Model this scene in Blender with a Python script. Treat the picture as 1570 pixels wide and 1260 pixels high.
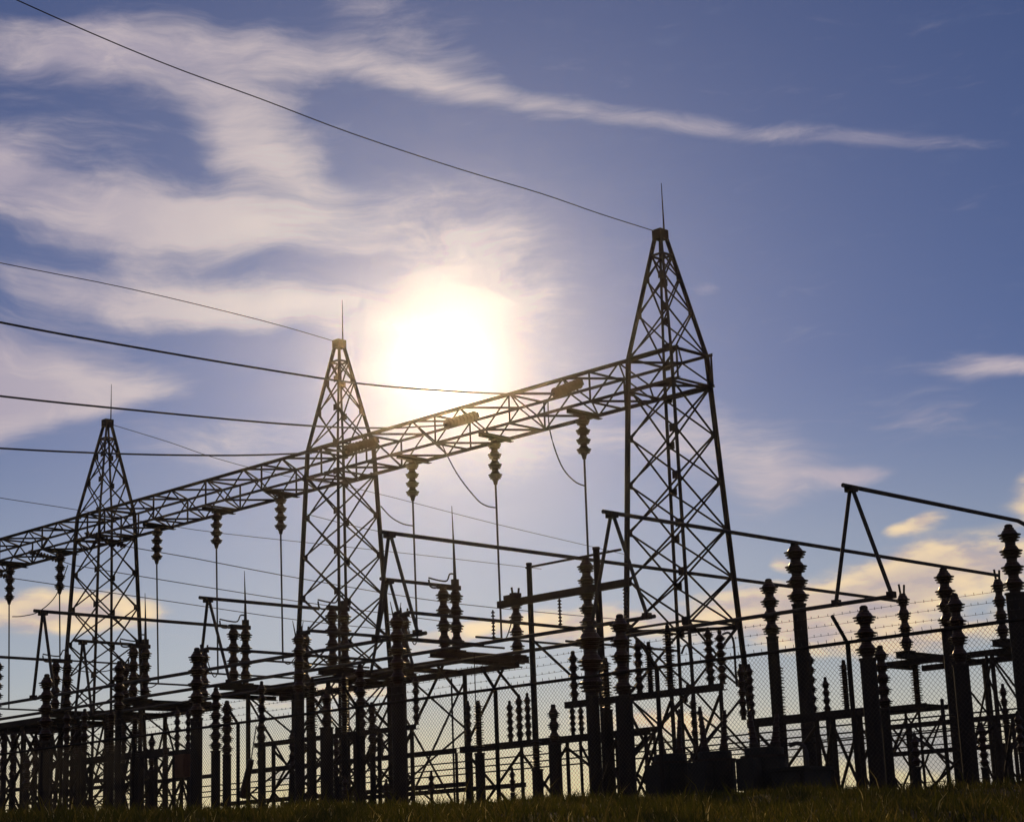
import bpy, math, random
import numpy as np
from mathutils import Vector, Matrix

random.seed(7)
rng = np.random.default_rng(11)
scene = bpy.context.scene
for o in list(bpy.data.objects):
    bpy.data.objects.remove(o)
col = scene.collection

# ------------------------------------------------------------------ camera
FPX, PITCH, ROLL, CX, CY, YAW, EYE = 2831.7, 0.2434, -0.0368, 785.0, 630.0, 0.7956, -0.82
_cp, _sp = math.cos(PITCH), math.sin(PITCH)
FW = Vector((0, _cp, _sp)); _up = Vector((0, -_sp, _cp)); _rt = Vector((1, 0, 0))
RT = _rt * math.cos(ROLL) + _up * math.sin(ROLL)
UP = _up * math.cos(ROLL) - _rt * math.sin(ROLL)
EYE_P = Vector((0, 0, EYE))
cam_d = bpy.data.cameras.new('camera'); cam = bpy.data.objects.new('camera', cam_d); col.objects.link(cam)
cam_d.sensor_fit = 'HORIZONTAL'; cam_d.sensor_width = 36.0; cam_d.lens = 36.0 * FPX / 1570.0
cam_d.clip_start = 0.1; cam_d.clip_end = 20000
mw = Matrix((RT, UP, -FW)).transposed().to_4x4(); mw.translation = EYE_P
cam.matrix_world = mw
scene.camera = cam
scene.cycles.max_bounces = 4; scene.cycles.diffuse_bounces = 2; scene.cycles.glossy_bounces = 2; scene.cycles.transmission_bounces = 2; scene.cycles.transparent_max_bounces = 4

# ------------------------------------------------------------------ sun, sky, exposure
def ray(px, py):
    return FW + RT * ((px - CX) / FPX) + UP * ((CY - py) / FPX)
SUN = ray(678, 552).normalized()
SUN_EL = math.asin(SUN.z); SUN_AZ = math.atan2(SUN.x, SUN.y)
sl = bpy.data.lights.new('sun', 'SUN'); sl.energy = 2.6; sl.angle = math.radians(0.53); sl.color = (1.0, 0.70, 0.36)
so = bpy.data.objects.new('sun', sl); col.objects.link(so)
so.rotation_mode = 'QUATERNION'; so.rotation_quaternion = SUN.to_track_quat('Z', 'Y')
vs = scene.view_settings
vs.view_transform = 'Standard'; vs.look = 'None'; vs.gamma = 1.0; vs.exposure = -0.8; vs.use_curve_mapping = False

world = bpy.data.worlds.new('World'); scene.world = world; world.use_nodes = True
world.cycles.sampling_method = 'MANUAL'; world.cycles.sample_map_resolution = 512
nt = world.node_tree; nt.nodes.clear()
def N(t, **kw):
    n = nt.nodes.new(t)
    for k, v in kw.items(): setattr(n, k, v)
    return n
def L(a, b): nt.links.new(a, b)
def setin(n, i, v):
    if hasattr(v, 'is_output') or isinstance(v, bpy.types.NodeSocket): L(v, n.inputs[i])
    elif v is not None: n.inputs[i].default_value = v
def MA(op, a, b=None, c=None, clamp=False):
    n = N('ShaderNodeMath', operation=op, use_clamp=clamp)
    for i, v in enumerate((a, b, c)): setin(n, i, v)
    return n.outputs[0]
def VM(op, a, b=None, out=0, scale=None):
    n = N('ShaderNodeVectorMath', operation=op)
    setin(n, 0, a); setin(n, 1, b)
    if scale is not None: setin(n, 3, scale)
    return n.outputs[out]
def MR(v, a, b, c, d, smooth=True):
    n = N('ShaderNodeMapRange', interpolation_type='SMOOTHSTEP' if smooth else 'LINEAR')
    for i, x in enumerate((v, a, b, c, d)): setin(n, i, x)
    return n.outputs[0]
def MIX(f, a, b, mode='MIX'):
    n = N('ShaderNodeMix', data_type='RGBA', blend_type=mode)
    setin(n, 0, f); setin(n, 6, a); setin(n, 7, b)
    return n.outputs[2]
def NOISE(vec, scale, detail=6, rough=0.55, out=0, dist=0.0):
    n = N('ShaderNodeTexNoise'); L(vec, n.inputs['Vector'])
    n.inputs['Scale'].default_value = scale; n.inputs['Detail'].default_value = detail
    n.inputs['Roughness'].default_value = rough; n.inputs['Distortion'].default_value = dist
    return n.outputs[out]
tc = N('ShaderNodeTexCoord'); D = VM('NORMALIZE', tc.outputs['Generated'])
sep = N('ShaderNodeSeparateXYZ'); L(D, sep.inputs[0])
az = MA('ARCTAN2', sep.outputs[0], sep.outputs[1]); el = MA('ARCSINE', sep.outputs[2])
cmb = N('ShaderNodeCombineXYZ'); L(az, cmb.inputs[0]); L(el, cmb.inputs[1])
AE = cmb.outputs[0]
cosang = VM('DOT_PRODUCT', D, tuple(SUN), out=1)
ang = MA('MULTIPLY', MA('ARCCOSINE', MA('MINIMUM', cosang, 0.9999999)), 180 / math.pi)
# clear sky
sky = N('ShaderNodeTexSky', sky_type='NISHITA'); sky.sun_disc = False
sky.sun_elevation = SUN_EL; sky.sun_rotation = SUN_AZ
sky.altitude = 100; sky.air_density = 1.0; sky.dust_density = 0.2; sky.ozone_density = 3.0
SKY_TINT = (0.84, 0.875, 1.32, 1)
clear = MIX(1.0, sky.outputs[0], SKY_TINT, 'MULTIPLY')
bg_sky = N('ShaderNodeBackground'); L(clear, bg_sky.inputs[0]); bg_sky.inputs[1].default_value = 0.054
# clouds: banks of cirrus and low cumulus at their own bearing and elevation, broken up by noise
def ae(px, py):
    d = ray(px, py).normalized()
    return math.atan2(d.x, d.y), math.asin(d.z)
wn = NOISE(AE, 10.0, 3, 0.5, out=1)
warp = VM('MULTIPLY', VM('SUBTRACT', wn, (0.5, 0.5, 0.5)), (0.075, 0.036, 0))
AEW = VM('ADD', AE, warp)
def bank(blobs, AEW=AEW):
    acc = None
    for (x0, y0, x1, y1, w, g) in blobs:
        p, q = ae(x0, y0), ae(x1, y1)
        cx_, cy_ = (p[0] + q[0]) / 2, (p[1] + q[1]) / 2; th = math.atan2(q[1] - p[1], q[0] - p[0])
        ia, ib = 1 / (math.hypot(q[0] - p[0], q[1] - p[1]) / 2 + 1e-4), FPX / w
        c_, s_ = math.cos(th), math.sin(th)
        e1 = MA('ADD', VM('DOT_PRODUCT', AEW, (c_ * ia, s_ * ia, 0), out=1), -(cx_ * c_ + cy_ * s_) * ia)
        e2 = MA('ADD', VM('DOT_PRODUCT', AEW, (-s_ * ib, c_ * ib, 0), out=1), -(-cx_ * s_ + cy_ * c_) * ib)
        ln = MA('SQRT', MA('MULTIPLY_ADD', e2, e2, MA('MULTIPLY', e1, e1)))
        v = MR(ln, 0.0, 1.0, g, 0.0)
        acc = v if acc is None else MA('ADD', acc, v)
    return acc
high = bank([
    (-260, 30, 560, 95, 85, .85), (240, 70, 570, 330, 95, .85), (-330, 235, 160, 255, 95, 1.0), (-150, 300, 690, 340, 85, 1.1),
    (240, 40, 640, 110, 60, .5), (-500, 180, 700, 300, 330, .16), (560, 60, 800, 150, 50, .35),
    (-180, 412, 740, 470, 70, 1.0), (-380, 540, 330, 585, 110, 1.15), (-60, 600, 400, 585, 40, .55), (-300, 640, 160, 620, 70, .7),
    (820, 620, 1400, 730, 110, .55), (1060, 780, 1300, 690, 70, .55), (1210, 722, 1400, 708, 26, .85), (1340, 570, 1760, 570, 34, .9), (1250, 640, 1560, 630, 50, .35),
    (480, 300, 960, 480, 170, .50), (520, 690, 1000, 640, 110, .5), (1030, 436, 1140, 430, 22, .35),
    (120, 700, 560, 650, 70, .45), (340, -30, 760, 60, 90, .40)])
streak = bank([(420, 70, 800, 160, 40, .62), (620, 135, 1010, 180, 34, .50), (840, 168, 1220, 203, 30, .60), (980, 190, 1640, 216, 26, .48)], VM('ADD', AE, VM('MULTIPLY', warp, (.3, .22, 0))))
low = bank([
    (-120, 950, 330, 945, 46, 1.15), (1360, 808, 1500, 796, 26, .85), (1500, 800, 1700, 750, 80, 1.1), (1180, 915, 1700, 845, 75, 1.05),
    (1080, 935, 1560, 905, 55, .85), (900, 958, 1380, 930, 62, .95), (690, 968, 1060, 948, 50, .85), (580, 995, 820, 965, 36, .6), (960, 1000, 1760, 945, 46, .8),
    (1140, 872, 1240, 852, 26, .6), (300, 1075, 760, 1060, 24, .55), (820, 1110, 1250, 1098, 26, .7)])
veil = bank([(950, 1146, 1760, 1138, 56, 1.0), (360, 1184, 540, 1176, 26, .8), (1200, 1172, 1760, 1160, 40, .8)])
st = VM('MULTIPLY', AEW, (1.0, 3.4, 1.0))
f1 = NOISE(st, 15, 7, 0.62, dist=0.5)
vfar = MA('MULTIPLY', MR(MA('ABSOLUTE', az), 0.36, 0.8, 0.0, 1.0), MR(NOISE(st, 4, 2, 0.5), .42, .65, 0, .8))
hb = MA('ADD', MA('ADD', high, streak), vfar)
f4 = NOISE(VM('MULTIPLY', AEW, (1.0, 7.5, 1.0)), 26, 4, 0.6)
hden = MR(MA('ADD', MA('ADD', hb, MA('MULTIPLY', MA('SUBTRACT', f4, 0.5), 0.45)), MA('MULTIPLY', MA('SUBTRACT', f1, 0.5), 0.9)), 0.06, 1.0, 0.0, 0.82)
f3 = NOISE(VM('MULTIPLY', AE, (1.0, 2.8, 1.0)), 26, 6, 0.52)
lraw = MA('ADD', low, MA('MULTIPLY', MA('SUBTRACT', f3, 0.5), MR(low, 0, .35, .2, 1.15)))
lden = MR(lraw, 0.08, 0.72, 0.0, 0.92)
# colours
sunward = MR(ang, 3.0, 14.0, 1.0, 0.0)
hcol = MIX(sunward, (0.46, 0.40, 0.47, 1), (0.80, 0.68, 0.60, 1))
hcol = MIX(MR(f1, .42, .68, 0, .6), hcol, (0.66, 0.56, 0.55, 1))
lcol = MIX(MR(f3, .36, .62, 1, 0), (0.92, 0.70, 0.43, 1), (0.50, 0.41, 0.40, 1))
lcol = MIX(MR(lraw, 0.75, 1.25, 0.0, .45), lcol, (0.38, 0.33, 0.39, 1))
# horizon glow: pale green grey into straw yellow low down
hz = MR(el, 0.02, 0.27, 1.0, 0.0)
hz2 = MR(el, 0.02, 0.115, 1.0, 0.0)
near_sun_az = MR(MA('ABSOLUTE', MA('SUBTRACT', az, SUN_AZ)), 0.0, 1.6, 1.0, 0.15)
bg_hz = N('ShaderNodeBackground'); L(MIX(hz2, (0.47, 0.515, 0.52, 1), (0.82, 0.67, 0.34, 1)), bg_hz.inputs[0]); bg_hz.inputs[1].default_value = 1.74
bg_hi = N('ShaderNodeBackground'); L(hcol, bg_hi.inputs[0]); bg_hi.inputs[1].default_value = 1.74
bg_lo = N('ShaderNodeBackground'); L(lcol, bg_lo.inputs[0]); bg_lo.inputs[1].default_value = 1.74
bg_ve = N('ShaderNodeBackground'); bg_ve.inputs[0].default_value = (0.20, 0.24, 0.36, 1); bg_ve.inputs[1].default_value = 1.74
def MS(f, a, b):
    n = N('ShaderNodeMixShader'); setin(n, 0, f); L(a.outputs[0], n.inputs[1]); L(b.outputs[0], n.inputs[2]); return n
s1 = MS(MA('MULTIPLY', MA('MULTIPLY', hz, near_sun_az), .9), bg_sky, bg_hz)
vden = MR(MA('ADD', veil, MA('MULTIPLY', MA('SUBTRACT', f3, 0.5), 1.2)), .05, .95, 0, .55)
s1 = MS(vden, s1, bg_ve)
s2 = MS(hden, s1, bg_hi)
s3 = MS(lden, s2, bg_lo)
# the sun behind thin cloud: disc and aureole
def gexp(k, p):
    return MA('EXPONENT', MA('MULTIPLY', MA('POWER', MA('DIVIDE', ang, k), p), -1.0))
glow = MA('ADD', MA('MULTIPLY', gexp(.7, 2.0), 10.0), MA('ADD', MA('MULTIPLY', MA('MULTIPLY', gexp(2.1, 1.0), 1.9), MA('MULTIPLY_ADD', f1, .8, .6)), MA('MULTIPLY', gexp(7.0, 1.0), 0.26)))
bg_gl = N('ShaderNodeBackground'); bg_gl.inputs[0].default_value = (1.0, 0.84, 0.60, 1); L(glow, bg_gl.inputs[1])
add = N('ShaderNodeAddShader'); L(s3.outputs[0], add.inputs[0]); L(bg_gl.outputs[0], add.inputs[1])
wo = N('ShaderNodeOutputWorld'); L(add.outputs[0], wo.inputs[0])

# ------------------------------------------------------------------ materials
def material(name, c0, c1, rough=0.6, scale=6.0, metal=0.0, spec=0.3, bump=0.0, streak=(1, 1, 1)):
    m = bpy.data.materials.new(name); m.use_nodes = True
    t = m.node_tree; b = t.nodes['Principled BSDF']
    tcn = t.nodes.new('ShaderNodeTexCoord'); mp = t.nodes.new('ShaderNodeMapping'); mp.inputs[3].default_value = streak
    t.links.new(tcn.outputs['Object'], mp.inputs[0])
    n = t.nodes.new('ShaderNodeTexNoise'); n.inputs['Scale'].default_value = scale; n.inputs['Detail'].default_value = 6
    t.links.new(mp.outputs[0], n.inputs['Vector'])
    r = t.nodes.new('ShaderNodeValToRGB'); r.color_ramp.elements[0].position = .35; r.color_ramp.elements[1].position = .68
    r.color_ramp.elements[0].color = (*c0, 1); r.color_ramp.elements[1].color = (*c1, 1)
    t.links.new(n.outputs[0], r.inputs[0]); t.links.new(r.outputs[0], b.inputs['Base Color'])
    rr = t.nodes.new('ShaderNodeMapRange'); rr.inputs[3].default_value = rough - .1; rr.inputs[4].default_value = min(1, rough + .12)
    t.links.new(n.outputs[0], rr.inputs[0]); t.links.new(rr.outputs[0], b.inputs['Roughness'])
    b.inputs['Metallic'].default_value = metal; b.inputs['Specular IOR Level'].default_value = spec
    if bump:
        bp = t.nodes.new('ShaderNodeBump'); bp.inputs['Strength'].default_value = bump; bp.inputs['Distance'].default_value = .01
        t.links.new(n.outputs[0], bp.inputs['Height']); t.links.new(bp.outputs[0], b.inputs['Normal'])
    return m
MT = {
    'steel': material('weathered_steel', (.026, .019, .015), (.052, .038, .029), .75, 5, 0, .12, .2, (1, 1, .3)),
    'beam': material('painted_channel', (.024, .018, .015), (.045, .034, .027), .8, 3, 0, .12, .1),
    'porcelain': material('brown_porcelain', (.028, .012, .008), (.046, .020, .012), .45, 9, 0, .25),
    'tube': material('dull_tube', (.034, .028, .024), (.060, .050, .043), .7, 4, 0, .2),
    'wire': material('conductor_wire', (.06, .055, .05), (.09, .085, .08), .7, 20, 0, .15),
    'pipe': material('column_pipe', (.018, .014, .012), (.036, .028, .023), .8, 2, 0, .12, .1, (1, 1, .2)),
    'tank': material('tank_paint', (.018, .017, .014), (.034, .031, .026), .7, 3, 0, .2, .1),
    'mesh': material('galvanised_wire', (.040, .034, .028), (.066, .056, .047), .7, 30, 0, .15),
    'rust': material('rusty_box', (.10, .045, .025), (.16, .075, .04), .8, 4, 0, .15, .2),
    'soil': material('soil', (.035, .027, .015), (.075, .058, .030), .95, 1.2, 0, .05, .4),
    'concrete': material('concrete', (.16, .15, .13), (.24, .22, .19), .9, 4, 0, .15, .3),
}

# ------------------------------------------------------------------ yard coordinates: (b, a, z) = across the fence, along the gantry, up
U = Vector((-math.sin(YAW), math.cos(YAW), 0)); V = Vector((math.cos(YAW), math.sin(YAW), 0))
def W(p): return V * p[0] + U * p[1] + Vector((0, 0, p[2]))
def yard(P): return Vector((P.dot(V), P.dot(U), P.z))
def on_b(px, py, b):
    d = ray(px, py); return yard(EYE_P + d * (b / d.dot(V)))
def on_a(px, py, a):
    d = ray(px, py); return yard(EYE_P + d * (a / d.dot(U)))
def on_z(px, py, z):
    d = ray(px, py); return yard(EYE_P + d * ((z - EYE) / d.z))
def mpp(p): return (W(p) - EYE_P).dot(FW) / FPX          # metres per photo pixel at a yard point

class B:
    """collects primitives, links them as one mesh object"""
    def __init__(s): s.v = []; s.f = []; s.smooth = False
    def ring(s, c, x, y, n, r):
        k = len(s.v)
        for i in range(n):
            t = 2 * math.pi * (i + .5) / n
            s.v.append(c + x * (math.cos(t) * r) + y * (math.sin(t) * r))
        return k
    def poly(s, pts, r, n=6, r1=None, cap=True):
        pts = [Vector(p) for p in pts]; ks = []
        ref = Vector((0, 0, 1))
        for i, p in enumerate(pts):
            a = pts[max(i - 1, 0)]; c = pts[min(i + 1, len(pts) - 1)]
            t = (c - a).normalized()
            rf = ref if abs(t.dot(ref)) < .95 else Vector((1, 0, 0))
            x = t.cross(rf).normalized(); y = x.cross(t)
            rad = r if r1 is None else r + (r1 - r) * i / (len(pts) - 1)
            ks.append(s.ring(p, x, y, n, rad))
        for a, c in zip(ks, ks[1:]):
            for i in range(n):
                j = (i + 1) % n; s.f.append((a + i, c + i, c + j, a + j))
        if cap:
            s.f.append(tuple(ks[0] + i for i in range(n))); s.f.append(tuple(ks[-1] + n - 1 - i for i in range(n)))
        return s
    def box(s, c, e, ax=None):
        c = Vector(c); ax = ax or (Vector((1, 0, 0)), Vector((0, 1, 0)), Vector((0, 0, 1)))
        k = len(s.v)
        for dx in (-1, 1):
            for dy in (-1, 1):
                for dz in (-1, 1):
                    s.v.append(c + ax[0] * (dx * e[0] / 2) + ax[1] * (dy * e[1] / 2) + ax[2] * (dz * e[2] / 2))
        for q in ((0, 1, 3, 2), (4, 6, 7, 5), (0, 4, 5, 1), (2, 3, 7, 6), (0, 2, 6, 4), (1, 5, 7, 3)):
            s.f.append(tuple(k + i for i in q))
        return s
    def beam(s, p, q, w, h, up=Vector((0, 0, 1))):
        p = Vector(p); q = Vector(q); t = (q - p); l = t.length; t /= l
        if abs(t.dot(up)) > .95: up = Vector((1, 0, 0))
        x = t.cross(up).normalized(); y = x.cross(t)
        return s.box((p + q) / 2, (l, w, h), (t, x, y))
    def angle(s, p, q, w, out):
        """steel angle: two thin legs at right angles"""
        p = Vector(p); q = Vector(q); t = (q - p).normalized()
        out = Vector(out); x = (out - t * out.dot(t))
        x = x.normalized() if x.length > 1e-4 else t.orthogonal().normalized()
        y = t.cross(x); th = w * .16; k = len(s.v)
        prof = ((0, 0), (w, 0), (w, th), (th, th), (th, w), (0, w))
        c, sn = math.cos(-math.pi * .75), math.sin(-math.pi * .75)
        for e in (p, q):
            for (m, n) in prof:
                m -= w * .35; n -= w * .35
                s.v.append(e + x * (m * c - n * sn) + y * (m * sn + n * c))
        for i in range(6):
            j = (i + 1) % 6; s.f.append((k + i, k + j, k + 6 + j, k + 6 + i))
        s.f.append((k + 3, k + 2, k + 1, k)); s.f.append((k + 5, k + 4, k + 3, k))
        s.f.append((k + 6, k + 7, k + 8, k + 9)); s.f.append((k + 6, k + 9, k + 10, k + 11))
        return s
    def channel(s, p, q, w, h):
        """channel section, web upright"""
        p = Vector(p); q = Vector(q); t = (q - p).normalized(); up = Vector((0, 0, 1))
        x = t.cross(up).normalized(); th = min(w, h) * .14
        s.beam(p - x * (w / 2 - th / 2), q - x * (w / 2 - th / 2), th, h)
        for sg in (-1, 1):
            o = up * (sg * (h / 2 - th / 2)) + x * (th / 2 + .002)
            s.beam(p + o, q + o, w - th - .004, th)
        return s
    def lathe(s, prof, n=14, c=(0, 0, 0)):
        c = Vector(c); X = Vector((1, 0, 0)); Y = Vector((0, 1, 0))
        ks = [s.ring(c + Vector((0, 0, z)), X, Y, n, r) for r, z in prof]
        for a, d in zip(ks, ks[1:]):
            for i in range(n):
                j = (i + 1) % n; s.f.append((a + i, a + j, d + j, d + i))
        s.f.append(tuple(ks[0] + n - 1 - i for i in range(n))); s.f.append(tuple(ks[-1] + i for i in range(n)))
        return s
    def data(s, name, mat, smooth=False):
        me = bpy.data.meshes.new(name); me.from_pydata([tuple(v) for v in s.v], [], s.f); me.update()
        me.materials.append(MT[mat] if isinstance(mat, str) else mat)
        if smooth: me.polygons.foreach_set('use_smooth', [True] * len(me.polygons))
        return me
ROT = Matrix.Rotation(YAW, 4, 'Z')
def put(name, me, parent=None, loc=(0, 0, 0)):
    o = bpy.data.objects.new(name, me); col.objects.link(o); o.location = loc
    if parent is not None: o.parent = parent
    else:
        o.location = W(loc); o.rotation_euler = (0, 0, YAW)
    return o
def tag(o, label, cat, group=None):
    o['label'] = label; o['category'] = cat
    if group: o['group'] = group
    return o
def thing(name, base, label, cat, group=None):
    o = bpy.data.objects.new(name, None); col.objects.link(o)
    o.location = W(base); o.rotation_euler = (0, 0, YAW); o.empty_display_size = .3
    return tag(o, label, cat, group)
class T:
    """a thing with its base point: parts are given in yard coordinates"""
    def __init__(s, name, base, label, cat, group=None):
        s.o = thing(name, base, label, cat, group); s.base = Vector(base)
    def part(s, name, bld, mat, parent=None, smooth=False, origin=None):
        org = Vector(origin) if origin is not None else s.base
        for i, v in enumerate(bld.v): bld.v[i] = v - org
        par = parent or s.o; poff = Vector(par.get('_org', s.base)) if parent else s.base
        o = put(name, bld.data(name, mat, smooth), par, org - poff)
        return o
def solo(name, bld, mat, base, label, cat, group=None, smooth=False):
    base = Vector(base)
    for i, v in enumerate(bld.v): bld.v[i] = v - base
    return tag(put(name, bld.data(name, mat, smooth), None, base), label, cat, group)
def structure(o): o['kind'] = 'structure'; return o

# ------------------------------------------------------------------ ground: a bank that rises to the yard
def ground_z(x, y):
    t = np.clip(x / np.maximum(y, 1.0), -.6, .6)
    k = .0308 - .0225 * t
    yy = np.clip(y, 3.0, 1e9)
    e = k - .0035 - .030 * (np.clip((16 - yy) / 8, 0, 1)) ** 1.4
    z1 = EYE + np.minimum(yy, 20) * e
    z0 = np.full_like(z1, EYE - .75)
    s = np.clip((y - 3) / 6, 0, 1); s = s * s * (3 - 2 * s)
    z = z0 * (1 - s) + z1 * s
    q = np.clip((y - 18) / 7, 0, 1); q = q * q * (3 - 2 * q)
    z = z * (1 - q)
    lump = .022 * np.sin(x * 2.1 + 1.3 * np.sin(y * .9)) + .018 * np.sin(x * 4.7 + y * 1.7) + .012 * np.sin(x * 9.1 - y * 3.3)
    fade = np.clip((40 - np.hypot(x, y)) / 15, 0, 1)
    return z + lump * fade
rads = np.concatenate([np.linspace(0.5, 30, 90), np.geomspace(32, 9000, 40)])
angs = np.linspace(0, 2 * math.pi, 181)[:-1]
fine = np.concatenate([np.linspace(-.45, .45, 121) , np.linspace(.5, 2 * math.pi - .5, 60)])
gv = [(0, 0, float(ground_z(np.array([0.]), np.array([0.]))[0]))]; gf = []
nA = len(fine)
for r in rads:
    xs = r * np.sin(fine); ys = r * np.cos(fine); zs = ground_z(xs, ys)
    gv += [(float(a), float(b), float(c)) for a, b, c in zip(xs, ys, zs)]
for i in range(nA): gf.append((0, 1 + (i + 1) % nA, 1 + i))
for k in range(len(rads) - 1):
    for i in range(nA):
        j = (i + 1) % nA; p = 1 + k * nA; gf.append((p + i, p + j, p + nA + j, p + nA + i))
gm = bpy.data.meshes.new('ground'); gm.from_pydata(gv, [], gf); gm.materials.append(MT['soil'])
gm.polygons.foreach_set('use_smooth', [True] * len(gm.polygons))
go = bpy.data.objects.new('ground', gm); col.objects.link(go); structure(go)

# ------------------------------------------------------------------ gantry towers
BT = 37.0                                        # the gantry line
TOWER_A = (30.36, 43.93, 57.28)
ZB0, ZB1, ZAP = 11.42, 12.34, 15.75
HWB, HW0, HWP = .74, 1.24, .10
def hw(z):
    if z <= ZB1: return HW0 + (HWB - HW0) * min(z / ZB0, 1)
    return HWB + (HWP - HWB) * (z - ZB1) / (ZAP - ZB1)
def tower(a, label, seed):
    rr = random.Random(seed)
    t = T('lattice_tower', (BT, a, 0), label, 'tower', 'lattice towers of the gantry')
    def corner(i, z):
        h = hw(z); sx, sy = ((-1, -1), (-1, 1), (1, 1), (1, -1))[i % 4]
        return Vector((BT + sx * h, a + sy * h, z))
    def outw(i): return Vector((((-1, -1), (-1, 1), (1, 1), (1, -1))[i % 4]) + (0,))
    for i in range(4):
        bl = B()
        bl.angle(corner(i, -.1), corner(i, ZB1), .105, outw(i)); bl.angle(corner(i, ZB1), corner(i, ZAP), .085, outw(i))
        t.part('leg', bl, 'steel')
        t.part('footing', B().box(corner(i, .05), (.6, .6, .3)), 'concrete')
    lev = [0.0, 1.7, 3.4, 5.1]
    while lev[-1] < ZB0 - .7: lev.append(lev[-1] + 1.264)
    lev[-1] = ZB0
    lev += [ZB1, 13.55, 14.55, 15.2]
    mid = (ZB0 + ZB1) / 2
    for z0, z1 in zip(lev, lev[1:]):
        if z0 == ZB0: continue
        for i in range(4):
            o = outw(i) + outw(i + 1)
            w = .055 if z0 < 12 else .048
            for p, q, dd in ((corner(i, z0), corner(i + 1, z1), .012), (corner(i, z1), corner(i + 1, z0), -.05)):
                g = o.normalized() * dd
                t.part('brace', B().angle(p + g, q + g, w, o), 'steel')
    for z in (5.1, ZB0, ZB1, 15.2):
        for i in range(4):
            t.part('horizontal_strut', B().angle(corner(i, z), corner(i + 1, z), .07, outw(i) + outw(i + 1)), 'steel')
    for z in (5.1,):
        t.part('cross_strut', B().angle(corner(0, z), corner(2, z), .06, (0, 0, 1)), 'steel')
        t.part('cross_strut', B().angle(corner(1, z - .06), corner(3, z - .06), .06, (0, 0, 1)), 'steel')
    for z in lev[1:-1]:
        for i in range(4):
            c0 = corner(i, z); o1 = outw(i) + outw(i + 1); o1.normalize(); e_ = (corner(i + 1, z) - c0).normalized()
            t.part('gusset_plate', B().box(c0 + e_ * .10 + o1 * .035, (.17, .012, .20), (e_, o1, Vector((0, 0, 1)))), 'steel')
    pk = B().box((BT, a, ZAP + .05), (.34, .30, .26))
    t.part('peak_plate', pk, 'steel')
    t.part('lightning_rod', B().poly([(BT + .1, a - .06, ZAP + .1), (BT + .1, a - .06, ZAP + 1.55)], .026, 6, .009), 'steel')
    return t
tower(TOWER_A[0], 'tall lattice tower nearest the camera, right end of the gantry beam', 1)
tower(TOWER_A[1], 'middle lattice tower of the gantry, just left of the sun', 2)
tower(TOWER_A[2], 'farthest lattice tower of the gantry, at the left of the picture', 3)

# ------------------------------------------------------------------ gantry beam spans
def span(a0, a1, label):
    t = T('lattice_beam', (BT, (a0 + a1) / 2, ZB0), label, 'beam', 'box truss spans of the gantry')
    h = HWB - .03
    zs = (ZB0 + .05, ZB1 - .03)
    for sx in (-1, 1):
        for z in zs:
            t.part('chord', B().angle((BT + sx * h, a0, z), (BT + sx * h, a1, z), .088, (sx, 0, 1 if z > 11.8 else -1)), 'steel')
    n = max(2, round((a1 - a0) / 1.02)); st = (a1 - a0) / n
    for k in range(n):
        p, q = a0 + k * st, a0 + (k + 1) * st
        for sx in (-1, 1):                       # side faces: zigzag
            z0, z1 = (zs if (k + (sx > 0)) % 2 else zs[::-1])
            x = BT + sx * (h + .01)
            t.part('brace', B().angle((x, p, z0), (x, q, z1), .05, (sx, 0, 0)), 'steel')
        for z in zs:                             # top and bottom faces
            s0 = 1 if (k + (z > 11.8)) % 2 else -1
            zz = z + (.012 if z > 11.8 else -.012)
            t.part('brace', B().angle((BT - s0 * h, p, zz), (BT + s0 * h, q, zz), .05, (0, 0, 1)), 'steel')
        if k % 3 == 0:
            for sx in (-1, 1):
                t.part('post', B().angle((BT + sx * h, p + .04, zs[0]), (BT + sx * h, p + .04, zs[1]), .055, (sx, 0, 0)), 'steel')
            for z in zs:
                t.part('cross_bar', B().angle((BT - h, p + .09, z), (BT + h, p + .09, z), .05, (0, 0, 1)), 'steel')
    return t
span(TOWER_A[0] - .95, TOWER_A[1] - .05, 'gantry truss span between the nearest and the middle lattice tower')
span(TOWER_A[1] + .05, TOWER_A[2] - .05, 'gantry truss span between the middle and the farthest lattice tower')
span(TOWER_A[2] + .05, TOWER_A[2] + 13.4, 'gantry truss span leaving the picture left of the farthest tower')

# ------------------------------------------------------------------ insulators
def unit_mesh(name, r, h, n=14, kind=0):
    pr = [(.42, 1), (.47, .985), (.47, .89), (.56, .85), (.74, .64), (1.04, .575), (1.02, .54), (.70, .51), (.67, .45), (.95, .395), (.93, .365), (.64, .335), (.60, .27),
          (.82, .215), (.80, .19), (.54, .165), (.47, .10), (.47, .02), (.42, 0)]
    if kind:                                     # slim post: many thin even sheds
        pr = [(.42, 1), (.5, .97)]
        for i in range(3):
            t_ = .90 - i * .29; pr += [(.46, t_), (1.0 - .06 * i, t_ - .11), (.98 - .06 * i, t_ - .14), (.50, t_ - .17)]
        pr += [(.46, .03), (.42, 0)]
    return B().lathe([(a * r, z * h) for a, z in pr[::-1]], n).data(name, 'porcelain', False)
_cache = {}
def unit(r, h, kind=0):
    key = (round(r, 2), round(h, 2), kind)
    if key not in _cache: _cache[key] = unit_mesh('insulator_unit', key[0], h, 14, kind)
    return _cache[key]
def stack(root, off, z0, z1, r, n, parent=None, kind=0):
    """n units one on another, in the local frame of root"""
    h = (z1 - z0) / n
    for i in range(n):
        o = put('insulator_unit', unit(r, h, kind), parent or root, (off[0], off[1], z0 + i * h)); o.scale = (1, 1, 1)
        o.rotation_euler = (random.uniform(-.012, .012), random.uniform(-.012, .012), random.uniform(0, 6))
STAND_TOPS = []
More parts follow.
